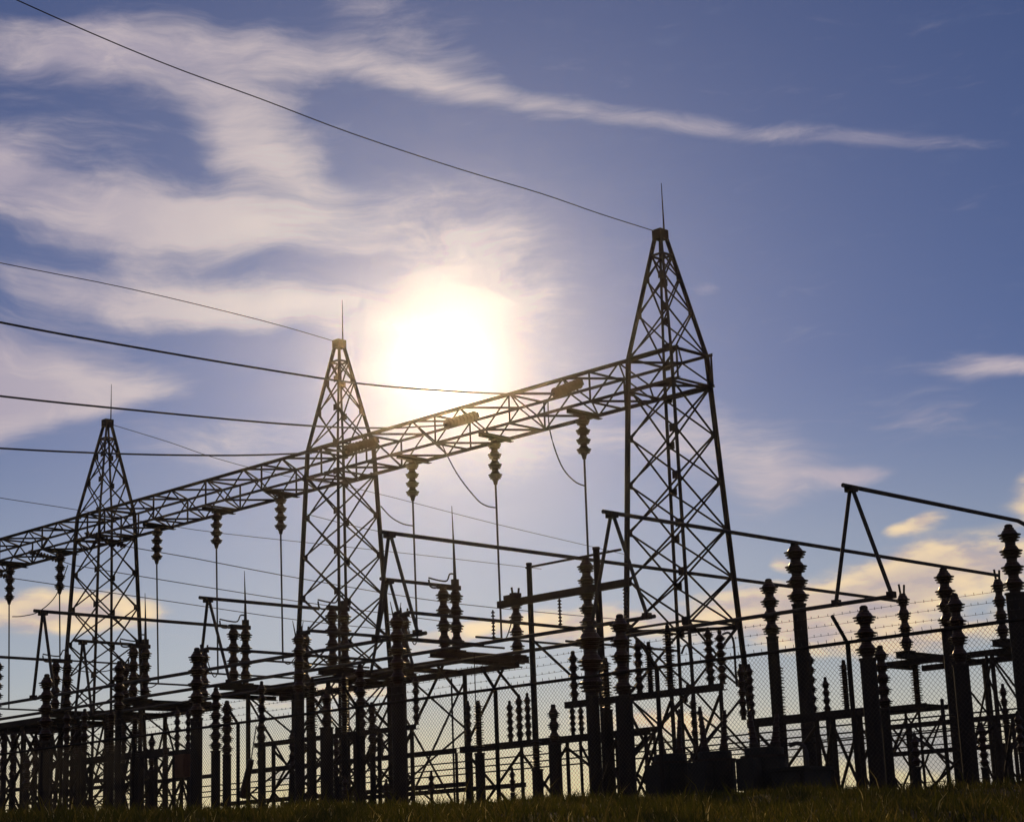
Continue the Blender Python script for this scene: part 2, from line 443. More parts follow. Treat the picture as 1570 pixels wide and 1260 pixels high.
def post(px, top, bot, b, r_px, n, label, colw=0, name='post_insulator', group=None, to=None, tilt=0, cat='insulator', foot=True, cap=True):
    """insulator stack whose top shows at (px, top); colw > 0: on a pipe column down to the ground, to: down to photo row"""
    p = on_b(px, top, b); m = mpp(p)
    z1 = p.z; z0 = z1 - (bot - top) * m / math.cos(PITCH)
    near = [z for b_, z in STAND_TOPS if b_ == b and abs(z + .05 - z0) < .5] if not colw else []
    if near: z0 = min(near, key=lambda z: abs(z - z0)) + .05          # stands on its beam
    base = (p.x, p.y, 0 if colw else z0)
    t = T(name, base, label, cat, group)
    loc0 = z0 - base[2]; loc1 = z1 - base[2]
    n = max(2, round((bot - top) / ((1.75 if r_px > 6.5 else 2.35) * r_px)))
    stack(t.o, (0, 0), loc0, loc1 - .05, max(.05, r_px * m * 1.15), n, kind=1 if r_px in (8, 7) else 0)
    if cap: put('cap_fitting', B().lathe([(.42 * r_px * m, 0), (.42 * r_px * m, .06), (.25 * r_px * m, .085)], 10).data('cap_fitting', 'steel'), t.o, (0, 0, loc1 - .05))
    if colw:
        rc = colw * m / 2
        put('column', B().lathe([(rc, -.2), (rc, loc0 - .03)], 14).data('column', 'pipe'), t.o)
        put('top_flange', B().lathe([(rc * 1.12, 0), (rc * 1.12, .035)], 14).data('top_flange', 'steel'), t.o, (0, 0, loc0 - .04))
        if foot: put('base_plate', B().box((0, 0, 0), (rc * 3.2, rc * 3.2, .05)).data('base_plate', 'steel'), t.o, (0, 0, .03))
    elif foot:
        put('base_flange', B().lathe([(.6 * r_px * m, -.05), (.6 * r_px * m, .0)], 10).data('base_flange', 'steel'), t.o, (0, 0, loc0))
    return t, p

# hanging insulators under the gantry with their droppers
BH = BT - .35
HANG = [(892, 620, 697, 905, 985, 'first one left of the nearest tower'),
        (757, 660, 736, 770, 978, 'middle one of the near span'),
        (631, 688, 761, 642, 981, 'first one right of the middle tower'),
        (430, 747, 812, 436, 1013, 'first one left of the middle tower'),
        (332, 773, 834, 337, 1031, 'middle one of the far span'),
        (241, 797, 858, 247, 1046, 'first one right of the farthest tower'),
        (93, 837, 904, 95, 1010, 'first one left of the farthest tower'),
        (16, 858, 920, 18, 1085, 'leftmost one at the picture edge')]
drop_end = []
for x, y0, y1, dx, dy, lab in HANG:
    p = on_b(x, y0, BH); m = mpp(p); z1 = ZB0 - .10; z0 = p.z - (y1 - y0) * m / math.cos(PITCH)
    t = T('hanging_insulator', (p.x, p.y, z1), 'insulator string under the gantry, ' + lab, 'insulator', 'insulators hung under the gantry')
    put('hanger_bracket', B().channel((-.55, 0, .0), (.75, 0, .0), .16, .12).data('hanger_bracket', 'beam'), t.o, (0, 0, -.01))
    put('hanger_plate', B().box((0, 0, -.09), (.24, .24, .04)).data('hanger_plate', 'steel'), t.o)
    L_ = z1 - .11 - z0; hh = L_ / 4
    for i in range(4):
        o = put('insulator_unit', unit(.20, hh), t.o, (0, 0, -.11 - (i + 1) * hh))
    put('lower_fitting', B().lathe([(.05, -.12), (.08, 0)], 8).data('lower_fitting', 'steel'), t.o, (0, 0, z0 - z1))
    e = on_b(dx, dy, BH)
    zc_ = z0 - .1; a0 = p.y; e = Vector((BH, a0 + (e.y - a0) * .5, e.z))
    w = B().poly([(p.x, a0, zc_), (p.x, (a0 + e.y) / 2, (zc_ + e.z) / 2), tuple(e)], .03, 6)
    solo('dropper_cable', w, 'wire', (p.x, a0, e.z), 'vertical cable below the insulator string, ' + lab, 'cable', 'droppers under the gantry')
    drop_end.append(e)

# thin collector tubes the droppers land on
COLL = ['first dropper left of the nearest tower', 'second dropper left of the nearest tower', 'third dropper from the nearest tower', 'fourth dropper, left of the middle tower', 'fifth dropper, middle of the far span', 'sixth dropper, right of the farthest tower', 'seventh dropper, left of the farthest tower', 'leftmost dropper']
for i, k in enumerate(range(8)):
    e = drop_end[k]
    solo('collector_tube', B().poly([(e.x - 1.0, e.y, e.z - .02), (e.x + 3.6, e.y, e.z - .02)], .033, 8), 'tube', (e.x, e.y, e.z),
         'thin horizontal tube at the foot of the ' + COLL[i], 'busbar', 'thin collector tubes')

# strain insulators and line wires
def strain(p, q, label, n=9, r=.135):
    p = Vector(p); q = Vector(q); d = q - p; l = d.length
    t = T('strain_insulator', p, label, 'insulator', 'strain insulator strings on the gantry')
    rot = d.normalized().to_track_quat('Z', 'Y').to_euler()
    hd = bpy.data.meshes.get('insulator_disc')
    if hd is None:
        hd = B().lathe([(.04, 0), (.07, .02), (.13, .035), (.135, .05), (.09, .07), (.055, .09), (.05, .12), (.03, .14)], 12).data('insulator_disc', 'porcelain')
    n = max(4, int(l / .15))
    for i in range(n):
        o = put('insulator_disc', hd, t.o, d * ((i + .5) / (n + 1))); o.rotation_euler = rot; o.scale = (r / .135, r / .135, l / (n + 1) / .14)
    o = put('clevis', B().beam((0, 0, 0), d * (.6 / (n + 1)), .06, .06).data('clevis', 'steel'), t.o)
    o = put('end_plate', B().beam(d * ((n + .4) / (n + 1)), d, .07, .16).data('end_plate', 'steel'), t.o)
    return t
def wire(pts, r, label, name='overhead_wire', cat='wire', group='overhead line wires', n=5):
    return solo(name, B().poly(pts, r, n), 'wire', pts[0], label, cat, group)
def smooth_px(pp, m=6):
    out = []
    P = [Vector(p) for p in pp]
    for i in range(len(P) - 1):
        a, b, c, d = P[max(i - 1, 0)], P[i], P[i + 1], P[min(i + 2, len(P) - 1)]
        for k in range(m):
            t = k / m
            out.append(.5 * ((2 * b) + (c - a) * t + (2 * a - 5 * b + 4 * c - d) * t * t + (3 * b - a - 3 * c + d) * t ** 3))
    out.append(P[-1]); return out
def line_on_a(pp, a): return smooth_px([on_a(x, y, a) for x, y in pp], 4)
for (e0, e1, poly, lab) in (
    ((847, 604), (893, 586), [(-260, 438), (0, 494), (200, 531), (400, 565), (560, 589), (700, 600), (780, 604)], 'beam end beside the nearest tower'),
    ((681, 652), (733, 636), [(-260, 573), (0, 607), (200, 628), (400, 647), (520, 655), (610, 656)], 'near span just below the sun'),
    ((528, 690), (580, 675), [(-260, 667), (0, 687), (200, 696), (360, 698), (460, 695)], 'beam crossing the middle tower')):
    q = on_b(e1[0], e1[1], BT - .5); p = on_a(e0[0], e0[1], q.y)
    strain(p, q, 'dark strain insulator lying inside the beam at the ' + lab, r=.15)
    wire([Vector(v) for v in line_on_a(poly, q.y)] + [p], .026, 'line conductor from the left edge to the ' + lab)
def far_wire(e0, e1, poly, lab, r=.018, b0=BT + .4):
    p = on_b(e0[0], e0[1], b0); q = on_a(e1[0], e1[1], p.y)
    strain(p, q, 'strain insulator sloping down to the right, ' + lab, r=.12)
    wire([q] + [Vector(v) for v in line_on_a(poly, p.y)], r, 'thin wire running right from the sloping strain insulator ' + lab)
far_wire((130, 817), (192, 837), [(300, 856), (480, 890), (700, 925), (960, 950)], 'in front of the farthest tower')
far_wire((44, 845), (92, 859), [(112, 866), (300, 897), (460, 922), (700, 955)], 'left of the farthest tower')
far_wire((-34, 872), (12, 884), [(25, 887), (250, 920), (464, 951), (650, 970)], 'at the left edge of the picture')
shield = [(TOWER_A[0], [(-180, -100), (25, 0), (240, 93), (400, 152), (540, 205), (700, 258), (830, 297), (920, 328), (1002, 354)], 'thin shield wire from the top edge down to the nearest tower peak'),
          (TOWER_A[1], [(-180, 362), (0, 403), (200, 443), (400, 491), (512, 523)], 'thin shield wire from the left edge to the middle tower peak'),
          (TOWER_A[2], [(172, 651), (260, 678), (330, 702), (430, 728), (560, 752), (760, 803), (960, 850)], 'thin shield wire from the farthest tower peak down to the right')]
for a, pp, lab in shield: wire(line_on_a(pp, a), .013, lab)
for a, pp, lab in ((72.0, [(-60, 752), (0, 763), (122, 782), (300, 812), (474, 832), (640, 850), (830, 872)], 'faint distant wire crossing below the beam from the left edge'),
                   (62.0, [(470, 788), (601, 844 - 26), (800, 869 - 26), (960, 866)], 'faint distant wire between the middle tower and the pole'),):
    wire(line_on_a(pp, a), .016, lab)
# jumper loops
for pp, b, lab in (([(840, 612), (843, 660), (860, 712), (880, 737), (897, 745)], BH, 'slack jumper loop hanging left of the string at the nearest tower'),
                   ([(676, 678), (700, 725), (730, 764), (745, 775), (759, 778)], BH, 'slack jumper loop below the sun joining the middle dropper of the near span'),
                   ([(584, 776), (600, 793), (618, 803), (635, 806)], BH, 'short jumper loop right of the middle tower'),
                   ([(104, 866), (86, 912), (60, 937), (36, 944), (19, 945)], BH, 'jumper loop between the two leftmost droppers')):
    wire(smooth_px([on_b(x, y, b) for x, y in pp], 5), .020, lab, 'jumper_cable', 'cable', 'slack jumper loops')

# ------------------------------------------------------------------ rigid bus: three phase tubes along the yard, A-frame risers, cross tubes
ZB, ZT = 4.17, 6.49
PH = (26.8, 29.2, 31.2)
def bus(b, px_r, py_r, a1, label):
    p = on_b(px_r, py_r, b)
    solo('main_busbar', B().poly([(b, p.y, ZB), (b, a1, ZB)], .043, 10), 'tube', (b, p.y, ZB), label, 'busbar', 'main busbars along the yard')
    return p.y
bus(PH[0], 653, 970, 60, 'long horizontal bus tube nearest the fence, ending below the middle tower')
bus(PH[1], 1004, 945, 62, 'long horizontal bus tube ending at the left of the nearest tower')
bus(PH[2], 1371, 915, 66, 'long horizontal bus tube reaching farthest right, under the right riser')
def aframe(px, py, b, f0, f1, label):
    """inverted V standing on a bus tube: apex pixel, its row, and the photo columns of the feet"""
    p = on_b(px, py, b); p.z = ZT
    def foot(fx):
        a = on_b(fx[0], fx[1], b).y; return Vector((b, a, ZB + .06))
    q0, q1 = foot(f0), foot(f1)
    t = T('a_frame_riser', (b, p.y, ZB), label, 'bus riser', 'A-shaped bus risers')
    for q in (q0, q1):
        t.part('leg', B().poly([tuple(q), (p.x, p.y + (q.y - p.y) * .06, p.z - .06)], .042, 8), 'tube')
        t.part('foot_clamp', B().box((q.x, q.y, ZB + .03), (.16, .14, .13)), 'steel')
    t.part('apex_clamp', B().box((p.x, p.y, p.z - .03), (.2, .2, .12)), 'steel')
    return p
def tube_v(a, b0, b1, z, label, r=.047, bend=None):
    pts = [(b0, a, z), (b1, a, z)]
    if bend: pts.append(bend)
    solo('cross_busbar', B().poly(pts, r, 10), 'tube', (b0, a, z), label, 'busbar', 'cross tubes between risers and switches')
AF = [(938, 787, PH[1], (908, 963), (992, 948), 'tall inverted V riser at the left edge of the nearest tower', 45.0, 'long cross tube running behind the nearest tower to the right edge'),
      (1305, 751, PH[2], (1283, 934), (1367, 916), 'tall inverted V riser standing alone against the sky at right', 37.8, 'highest cross tube at far right, from the lone riser'),
      (597, 818, PH[0], (577, 983), (640, 971), 'tall inverted V riser just right of the middle tower', 47.0, 'long cross tube from the middle tower across the whole right half'),
      (596, 892, PH[2], (568, 985), (632, 976), 'low inverted V riser behind the tall one at the middle tower', 33.0, 'short cross tube to the twin switch stacks right of the middle tower'),
      (319, 914, PH[1], (304, 1032), (352, 1020), 'inverted V riser midway between the two left towers', 33.0, 'cross tube from the riser between the left towers to the middle tower'),
      (66, 936, PH[0], (51, 1070), (83, 1064), 'inverted V riser at far left beside the farthest tower', 33.0, 'long cross tube passing in front of the farthest tower'),
      (127, 984, PH[2], (116, 1055), (142, 1050), 'small inverted V riser seen through the farthest tower', 33.0, 'short cross tube inside the outline of the farthest tower')]
af_a = []
for px, py, b, f0, f1, lab, b1, lab2 in AF:
    p = aframe(px, py, b, f0, f1, lab); af_a.append(p.y)
    bend = None
    if px == 1305: bend = (40.6, p.y, ZT - .5)
    tube_v(p.y, b - .28, b1, ZT + .02, lab2, bend=bend)
q = on_b(86, 1006, 33.0)
tube_v(q.y, 27.0, 33.0, ZT - .02, 'cross tube entering from the left edge to the leftmost twin stacks')

# bus support posts on pipe columns
for px, top, bot, b, r, n, w, lab in (
    (1218, 834, 923, 35.59, 14.5, 4, 21, 'tall post insulator on a pipe column right of the nearest tower, taller of two'),
    (1178, 889, 973, 39.65, 12.5, 4, 18, 'post insulator on a pipe column close to the right leg of the nearest tower'),
    (1546, 806, 906, 38.1, 15, 4, 29, 'thick post insulator and column at the right edge, tallest there'),
    (1446, 872, 960, 41.9, 13.5, 4, 23, 'post insulator on a pipe column between the lone riser and the right edge'),
    (898, 856, 962, 32.82, 12, 5, 20, 'reddish brown post insulator on a column left of the nearest tower')):
    post(px, top, bot, b, r, n, lab, w, group='bus support posts on pipe columns')

# ------------------------------------------------------------------ disconnect switches
def switch(px, top, b, label, pair=True, whip=None, third=2.7, zbase=4.78, group='disconnect switches'):
    p = on_b(px, top, b); a = p.y; zt = ZT - .08; m = mpp(p)
    t = T('disconnect_switch', (b, a, zbase), label, 'switch', group)
    t.part('base_channel', B().channel((b - .45, a - .12, zbase - .09), (b + third + .35, a - .12, zbase - .09), .09, .18), 'beam')
    t.part('base_channel', B().channel((b + third + .35, a + .12, zbase - .09), (b - .45, a + .12, zbase - .09), .09, .18), 'beam')
    offs = [0, third] + ([.44] if pair else [])
    for o_ in offs:
        put('mounting_plate', B().box((0, 0, -.02), (.34, .36, .05)).data('mounting_plate', 'steel'), t.o, (o_, 0, .025))
        stack(t.o, (o_, 0), .05, zt - zbase, .205, 4)
    zz = zt
    if pair:
        t.part('hinge_casting', B().box((b + .22, a, zz + .05), (.72, .16, .12)), 'steel')
        t.part('terminal_pad', B().box((b + .44, a, zz + .17), (.16, .14, .22)), 'steel')
        t.part('arcing_horn', B().poly(smooth_px([(b - .5, a, zz + .24), (b - .1, a, zz + .20), (b + .15, a, zz + .22), (b + .25, a, zz + .40), (b + .40, a, zz + .42)], 3), .022, 6), 'tube')
        t.part('horn_curl', B().poly(smooth_px([(b - .5, a, zz + .20), (b - .45, a, zz + .02), (b - .25, a, zz + .0), (b - .05, a, zz + .08)], 3), .025, 6), 'tube')
    else:
        for k in (-.09, .09): t.part('jaw_finger', B().poly([(b + k, a, zz), (b + k * 1.5, a, zz + .26)], .03, 6), 'steel')
    if whip:
        t.part('open_blade', B().poly([(b + .44, a, zz + .2), (b + .43, a, zz + whip * .5), (b + .40, a, zz + whip)], .05, 8, .008), 'tube')
    for k in (-.1, .1): t.part('jaw_finger', B().poly([(b + third + k, a, zz - .02), (b + third + k * 1.4, a, zz + .24)], .03, 6), 'steel')
    t.part('jaw_block', B().box((b + third, a, zz + .04), (.26, .2, .1)), 'steel')
    return t
SWA = [(679, 893, 2.25, 'twin stack disconnect switch with a raised blade right of the middle tower'),
       (509, 926, None, 'twin stack disconnect switch in front of the middle tower'),
       (358, 955, 1.75, 'twin stack disconnect switch with a raised blade midway between the left towers'),
       (205, 984, 1.75, 'twin stack disconnect switch with a raised blade just right of the farthest tower'),
       (86, 1006, 1.5, 'twin stack disconnect switch left of the farthest tower')]
sw_a = []
for px, py, wh, lab in SWA:
    t = switch(px, py, 33.0, lab, True, wh); sw_a.append(t.base.y)
for px, py, lab in ((1383, 908, 'single stack disconnect switch below the lone riser at right'),
                    (1529, 884, 'single stack disconnect switch beside the thick post at the right edge')):
    t = switch(px, py, 45.0, lab, False, None, 2.4, 4.75); sw_a.append(t.base.y)

JL = {1: 'second dropper from the nearest tower to a switch', 2: 'third dropper to the switch right of the middle tower', 3: 'fourth dropper to a switch', 4: 'fifth dropper to a switch', 5: 'sixth dropper to a switch', 6: 'dropper left of the farthest tower to a switch'}
for k, lab in JL.items():
    e = drop_end[k]; a_ = min(sw_a[:5], key=lambda v: abs(v - e.y)); q = Vector((35.75, a_, ZT))
    wire(smooth_px([e, e.lerp(q, .3) + Vector((0, 0, -.35)), e.lerp(q, .7) + Vector((0, 0, -.3)), q], 4), .018, 'slack lead from the ' + lab, 'jumper_cable', 'cable', 'slack leads to the switches')

# ------------------------------------------------------------------ steel stands
def stand(bs, a0, a1, z, legs, label, bw=.16, bh=.2, brace=True, legw=.11, knee=None, zleg=0, name='support_stand', tie=None):
    """rows of beams along the yard on legs; brace: crossed angles between neighbouring legs"""
    am = (a0 + a1) / 2
    t = T(name, (bs[0], am, 0), label, 'stand', 'steel equipment stands')
    for i, b in enumerate(bs):
        t.part('beam', B().channel((b, a0, z - bh / 2), (b, a1, z - bh / 2), bw, bh), 'beam')
        for k, a in enumerate(legs):
            t.part('leg', B().angle((b, a, -.1), (b, a, z - bh), legw, (1 if i else -1, 0, 0)), 'steel')
        if brace:
            nz = max(1, round((z - .3) / brace)) if brace is not True else 1
            for l0, l1 in zip(legs, legs[1:]):
                for k in range(nz):
                    za, zb = .2 + (z - bh - .3) * k / nz, .2 + (z - bh - .3) * (k + 1) / nz
                    sg = .03 if i else -.03
                    t.part('brace', B().angle((b + sg, l0, za), (b + sg, l1, zb), .06, (1 if i else -1, 0, 0)), 'steel')
                    t.part('brace', B().angle((b + sg * 2.2, l0, zb), (b + sg * 2.2, l1, za), .06, (1 if i else -1, 0, 0)), 'steel')
        if knee:
            for a, da, dz in knee:
                t.part('knee_brace', B().angle((b - .05, a, z - bh), (b - .05, a + da, z - bh - dz), .075, (-1, 0, 0)), 'steel')
    if len(bs) > 1:
        for a in legs:
            nz = max(2, round(z / 1.5))
            for k in range(nz):
                za, zb = .2 + (z - bh - .3) * k / nz, .2 + (z - bh - .3) * (k + 1) / nz
                p, q = (bs[0], bs[1]) if k % 2 else (bs[1], bs[0])
                t.part('lacing', B().angle((p, a - .05, za), (q, a - .05, zb), .055, (0, -1, 0)), 'steel')
        for a in (a0 + .02, a1 - .02) + tuple(legs):
            t.part('cross_beam', B().channel((bs[0] + bw / 2 + .01, a + .1, z - bh / 2), (bs[1] - bw / 2 - .01, a + .1, z - bh / 2), .1, bh * .8), 'beam')
    if tie:
        for zt_ in tie:
            for b in bs:
                t.part('tie_bar', B().beam((b, a0, zt_), (b, a1, zt_), .08, .12), 'beam')
    return t
sa = sw_a
stand((33.1, 35.3), sa[0] - .5, sa[2] + .7, 4.58, (sa[0] + 1.7, sa[1] + .3, sa[2] - .6), 'tall stand carrying the three switches around the middle tower', .14, .16, True, .12,
      knee=((sa[0] + .15, 1.5, 1.9), (sa[0] + .35, -.8, .8)), tie=(1.35,))
stand((33.1, 35.3), sa[3] - 1.2, sa[4] + 4.5, 4.58, (sa[3] - .3, sa[3] + 1.6, sa[4] - 1.2, sa[4] + .3, sa[4] + 2.6), 'tall stand carrying the switches around the farthest tower', .12, .15, True, .12, tie=(2.4, 1.2))
stand((45.1, 47.0), sa[6] - 3.0, sa[5] + .8, 4.55, (sa[6] - 1.9, sa[6] + .45, sa[5] - 1.2), 'tall stand carrying the two single stack switches at right', .14, .16, True, .12)
def ustand(bs, x0, x1, xm, ym, legs_px, label, **kw):
    z = on_b(xm, ym, bs[0]).z; STAND_TOPS.append((bs[0], z))
    a_ = lambda x: on_b(x, ym - (x - xm) * .1, bs[0]).y
    return stand(bs, a_(x1), a_(x0), z, tuple(sorted(a_(x) for x in legs_px)), label, **kw)
ustand((28.5,), 708, 1000, 760, 1139, (722, 800, 870, 990), 'low stand with crossed braces between the fence post and the nearest tower', bw=.14, bh=.14, legw=.08)
ustand((27.6,), 868, 1112, 1000, 1060, (905, 962, 1030, 1105), 'heavy stand below the nearest tower carrying many insulator stacks', bw=.12, bh=.13, legw=.08)
ustand((28.0,), 392, 640, 500, 1126, (420, 478, 545, 582, 632), 'low stand crowded with insulators in front of the middle tower', bw=.1, bh=.11, legw=.09, brace=1.2)
ustand((30.5,), 380, 702, 450, 1172, (400, 545, 700), 'thin low rail stand behind the fence below the middle tower', bw=.1, bh=.12, legw=.07, brace=False)
ustand((29.0,), 1148, 1345, 1240, 1093, (1160, 1252, 1277, 1318), 'low stand right of the nearest tower with crossed braces', bw=.14, bh=.16, legw=.09)
ustand((33.0,), 1352, 1600, 1450, 1103, (1395, 1525, 1552), 'low stand at right carrying a long thin rail', bw=.1, bh=.1, legw=.08)
ustand((36.0,), 1346, 1580, 1450, 1146, (1400, 1540), 'lowest rail stand at right behind the posts', bw=.1, bh=.1, legw=.07, brace=False)
ustand((29.0,), 58, 262, 160, 1158, (75, 112, 141, 182, 219, 255), 'dense low stand full of crossed braces in front of the farthest tower', bw=.14, bh=.18, legw=.11, brace=1.0, tie=(1.0,))
ustand((27.0, 28.2), -60, 66, 30, 1104, (-20, 10, 36, 64), 'stand at the left edge with a thick top beam', bw=.12, bh=.16, legw=.08, brace=1.2)
ustand((28.0,), 225, 300, 270, 1150, (240, 268, 296), 'small stand beside the rust brown box', bw=.12, bh=.12, legw=.09, brace=1.1)
ustand((31.0,), 880, 1010, 940, 1120, (890, 945, 1003), 'small braced stand behind the thick columns left of the nearest tower', bw=.1, bh=.1, legw=.07)
ustand((46.0, 47.2), 1300, 1420, 1360, 1083, (1312, 1352, 1408), 'braced stand far behind the fence at right', bw=.12, bh=.14, legw=.08, brace=1.3)

# ------------------------------------------------------------------ single insulators and columns in the yard
FRONT = 'row of heavy posts behind the fence'
for px, top, bot, r, n, w, lab in (
    (608, 940, 1046, 12.5, 5, 21, 'heavy black post insulator on a thick column right of the middle tower'),
    (458, 968, 1058, 10, 5, 15, 'post insulator on a column left of the middle tower base'),
    (302, 995, 1096, 11.5, 5, 18, 'tallest of three close posts midway between the left towers'),
    (183, 1015, 1086, 9, 4, 10, 'short post insulator in front of the farthest tower'),
    (72, 1035, 1132, 10.5, 5, 15, 'dark post insulator on a column at far left'),
    (-4, 1012, 1100, 9, 5, 12, 'post insulator cut by the left edge of the picture')):
    t, p = post(px, top, bot, 24.0, r, n, lab, w, group=FRONT)
    if px in (608, 458, 302):
        solo('bus_lead', B().poly([(p.x - .05, p.y - .12, p.z - .06), (p.x + .2, p.y - .12, p.z + .02), (p.x + 5.2, p.y - .12, p.z + .02)], .035, 8), 'tube', (p.x, p.y, p.z),
             {608: 'thin tube leading right from the heavy post right of the middle tower', 458: 'thin tube leading right from the post left of the middle tower base', 302: 'thin tube leading right from the tallest of the three close posts'}[px], 'busbar', 'thin leads on the heavy posts')
    if px in (608, 458):
        for k in (-.16, .12): put('spike', B().poly([(k * .5, 0, -.1), (k, 0, .22)], .018, 5, .006).data('spike', 'steel'), t.o, (0, 0, p.z))
SINGLE = [  # px, top, bottom, b, r, n, column width, label
    (331, 1056, 1146, 24.6, 9, 4, 14, 'middle one of three close posts between the left towers'),
    (348, 1076, 1152, 25.2, 9, 4, 13, 'shortest of three close posts between the left towers'),
    (401, 1046, 1134, 27.0, 6.5, 5, 12, 'slim post insulator on a column right of the three close posts'),
    (478, 1041, 1118, 27.6, 8, 4, 12, 'post insulator on the crowded low stand left of the middle tower'),
    (1324, 931, 1006, 27.0, 15, 3, 25, 'thick post insulator on the broad column under the lone riser'),
    (1349, 992, 1082, 28.5, 11, 4, 14, 'second insulator tight against the broad column under the lone riser'),
    (1463, 912, 1014, 30.0, 13, 4, 24, 'broad insulator close behind the post between lone riser and right edge'),
    (1239, 1002, 1090, 36.5, 9, 4, 16, 'small insulator peeping out right of the taller post near the tower'),
    (1192, 1018, 1092, 40.5, 8, 4, 14, 'small insulator peeping out right of the post by the tower leg'),
    (950, 944, 1062, 26.0, 14, 4, 27, 'thick post insulator on the broadest column left of the nearest tower'),
    (733, 1076, 1150, 26.0, 7, 4, 15, 'slim post on a column left of the fence post'),
    (848, 1082, 1136, 27.0, 9, 3, 20, 'stout low column with short insulators right of the pole'),
    (822, 1130, 1176, 28.0, 8, 2, 17, 'low thick column at the foot of the pole'),
    (928, 1010, 1084, 28.0, 8, 4, 15, 'insulator on the second of two close columns left of the nearest tower'),
    (904, 962, 1062, 27.2, 19, 4, 19, 'very broad dark insulator at the foot of the reddish post'),
    (500, 1060, 1112, 27.0, 9, 3, 20, 'dark post on a thick column in the crowd before the middle tower'),
    (527, 1034, 1120, 27.6, 7, 5, 9, 'slim dark insulator in the crowd before the middle tower'),
    (552, 1020, 1112, 28.2, 9, 5, 12, 'tall dark insulator in the crowd under the middle tower'),
    (130, 1088, 1150, 27.5, 6.5, 3, 9, 'short post on a column below the farthest tower, left one'),
    (171, 1090, 1150, 27.5, 7, 3, 11, 'short post on a column below the farthest tower, right one'),
    (103, 1092, 1150, 27.0, 6.5, 3, 9, 'short post on a column just left of the farthest tower'),
    (207, 1096, 1158, 27.0, 7, 3, 13, 'short post on a column just right of the farthest tower'),
    (254, 1140, 1190, 27.0, 5, 3, 9, 'low slim insulator left of the rust brown box'),
    (6, 1118, 1182, 30.0, 5, 4, 7, 'small insulator at the bottom left corner, left one'),
    (20, 1120, 1190, 29.0, 5, 4, 7, 'small insulator at the bottom left corner, right one'),
    (42, 1160, 1206, 25.0, 6.5, 3, 8, 'short thick insulator low at the left'),
    (1402, 1126, 1172, 25.5, 6.5, 3, 10, 'short insulator on a stub post under the single stack switch at right'),
    (1504, 1110, 1172, 25.5, 7.5, 3, 12, 'short insulator on a stub post near the right edge'),
    (661, 1184, 1214, 26.0, 5, 3, 5, 'tiny insulator near the grass right of the middle tower'),
    (785, 1178, 1212, 26.0, 5, 3, 7, 'tiny insulator near the grass right of the fence post'),
    (529, 1190, 1216, 26.0, 5, 3, 6, 'tiny insulator near the grass below the middle tower'),
    (592, 1196, 1218, 26.0, 5, 3, 5, 'tiny insulator near the grass left of the heavy post'),
    (119, 1104, 1162, 31.5, 6, 3, 7, 'slim insulator between the two short posts left below the farthest tower'),
    (190, 1106, 1166, 31.5, 6, 3, 7, 'slim insulator right of the short posts below the farthest tower'),
    (233, 1128, 1186, 31.0, 6, 3, 8, 'slim low insulator midway between the farthest tower and the rust box'),
    (55, 1128, 1186, 30.0, 6, 3, 8, 'slim low insulator left of the dark post at far left'),
    (570, 1078, 1150, 30.0, 7.5, 3, 9, 'low insulator left of the heavy post, inside the braces'),
    (515, 1128, 1186, 30.5, 6, 3, 8, 'low slim insulator under the crowded stand at the middle tower'),
    (448, 1120, 1178, 30.5, 5.5, 3, 7, 'low slim insulator left of the crowded stand'),
    (1062, 1068, 1128, 30.5, 6, 3, 8, 'slim insulator behind the middle breaker tank'),
    (1265, 1040, 1090, 31.0, 6, 3, 8, 'slim insulator left of the fence post with the bent arm'),
    (1560, 1092, 1150, 30.0, 6.5, 3, 9, 'small insulator at the right edge behind the fence'),
    (1537, 1050, 1110, 34.0, 6, 3, 9, 'dark insulator among braces left of the thick right edge post')]
for px, top, bot, b, r, n, w, lab in SINGLE:
    post(px, top, bot, b, r, n, lab, w, group='insulators about the yard')
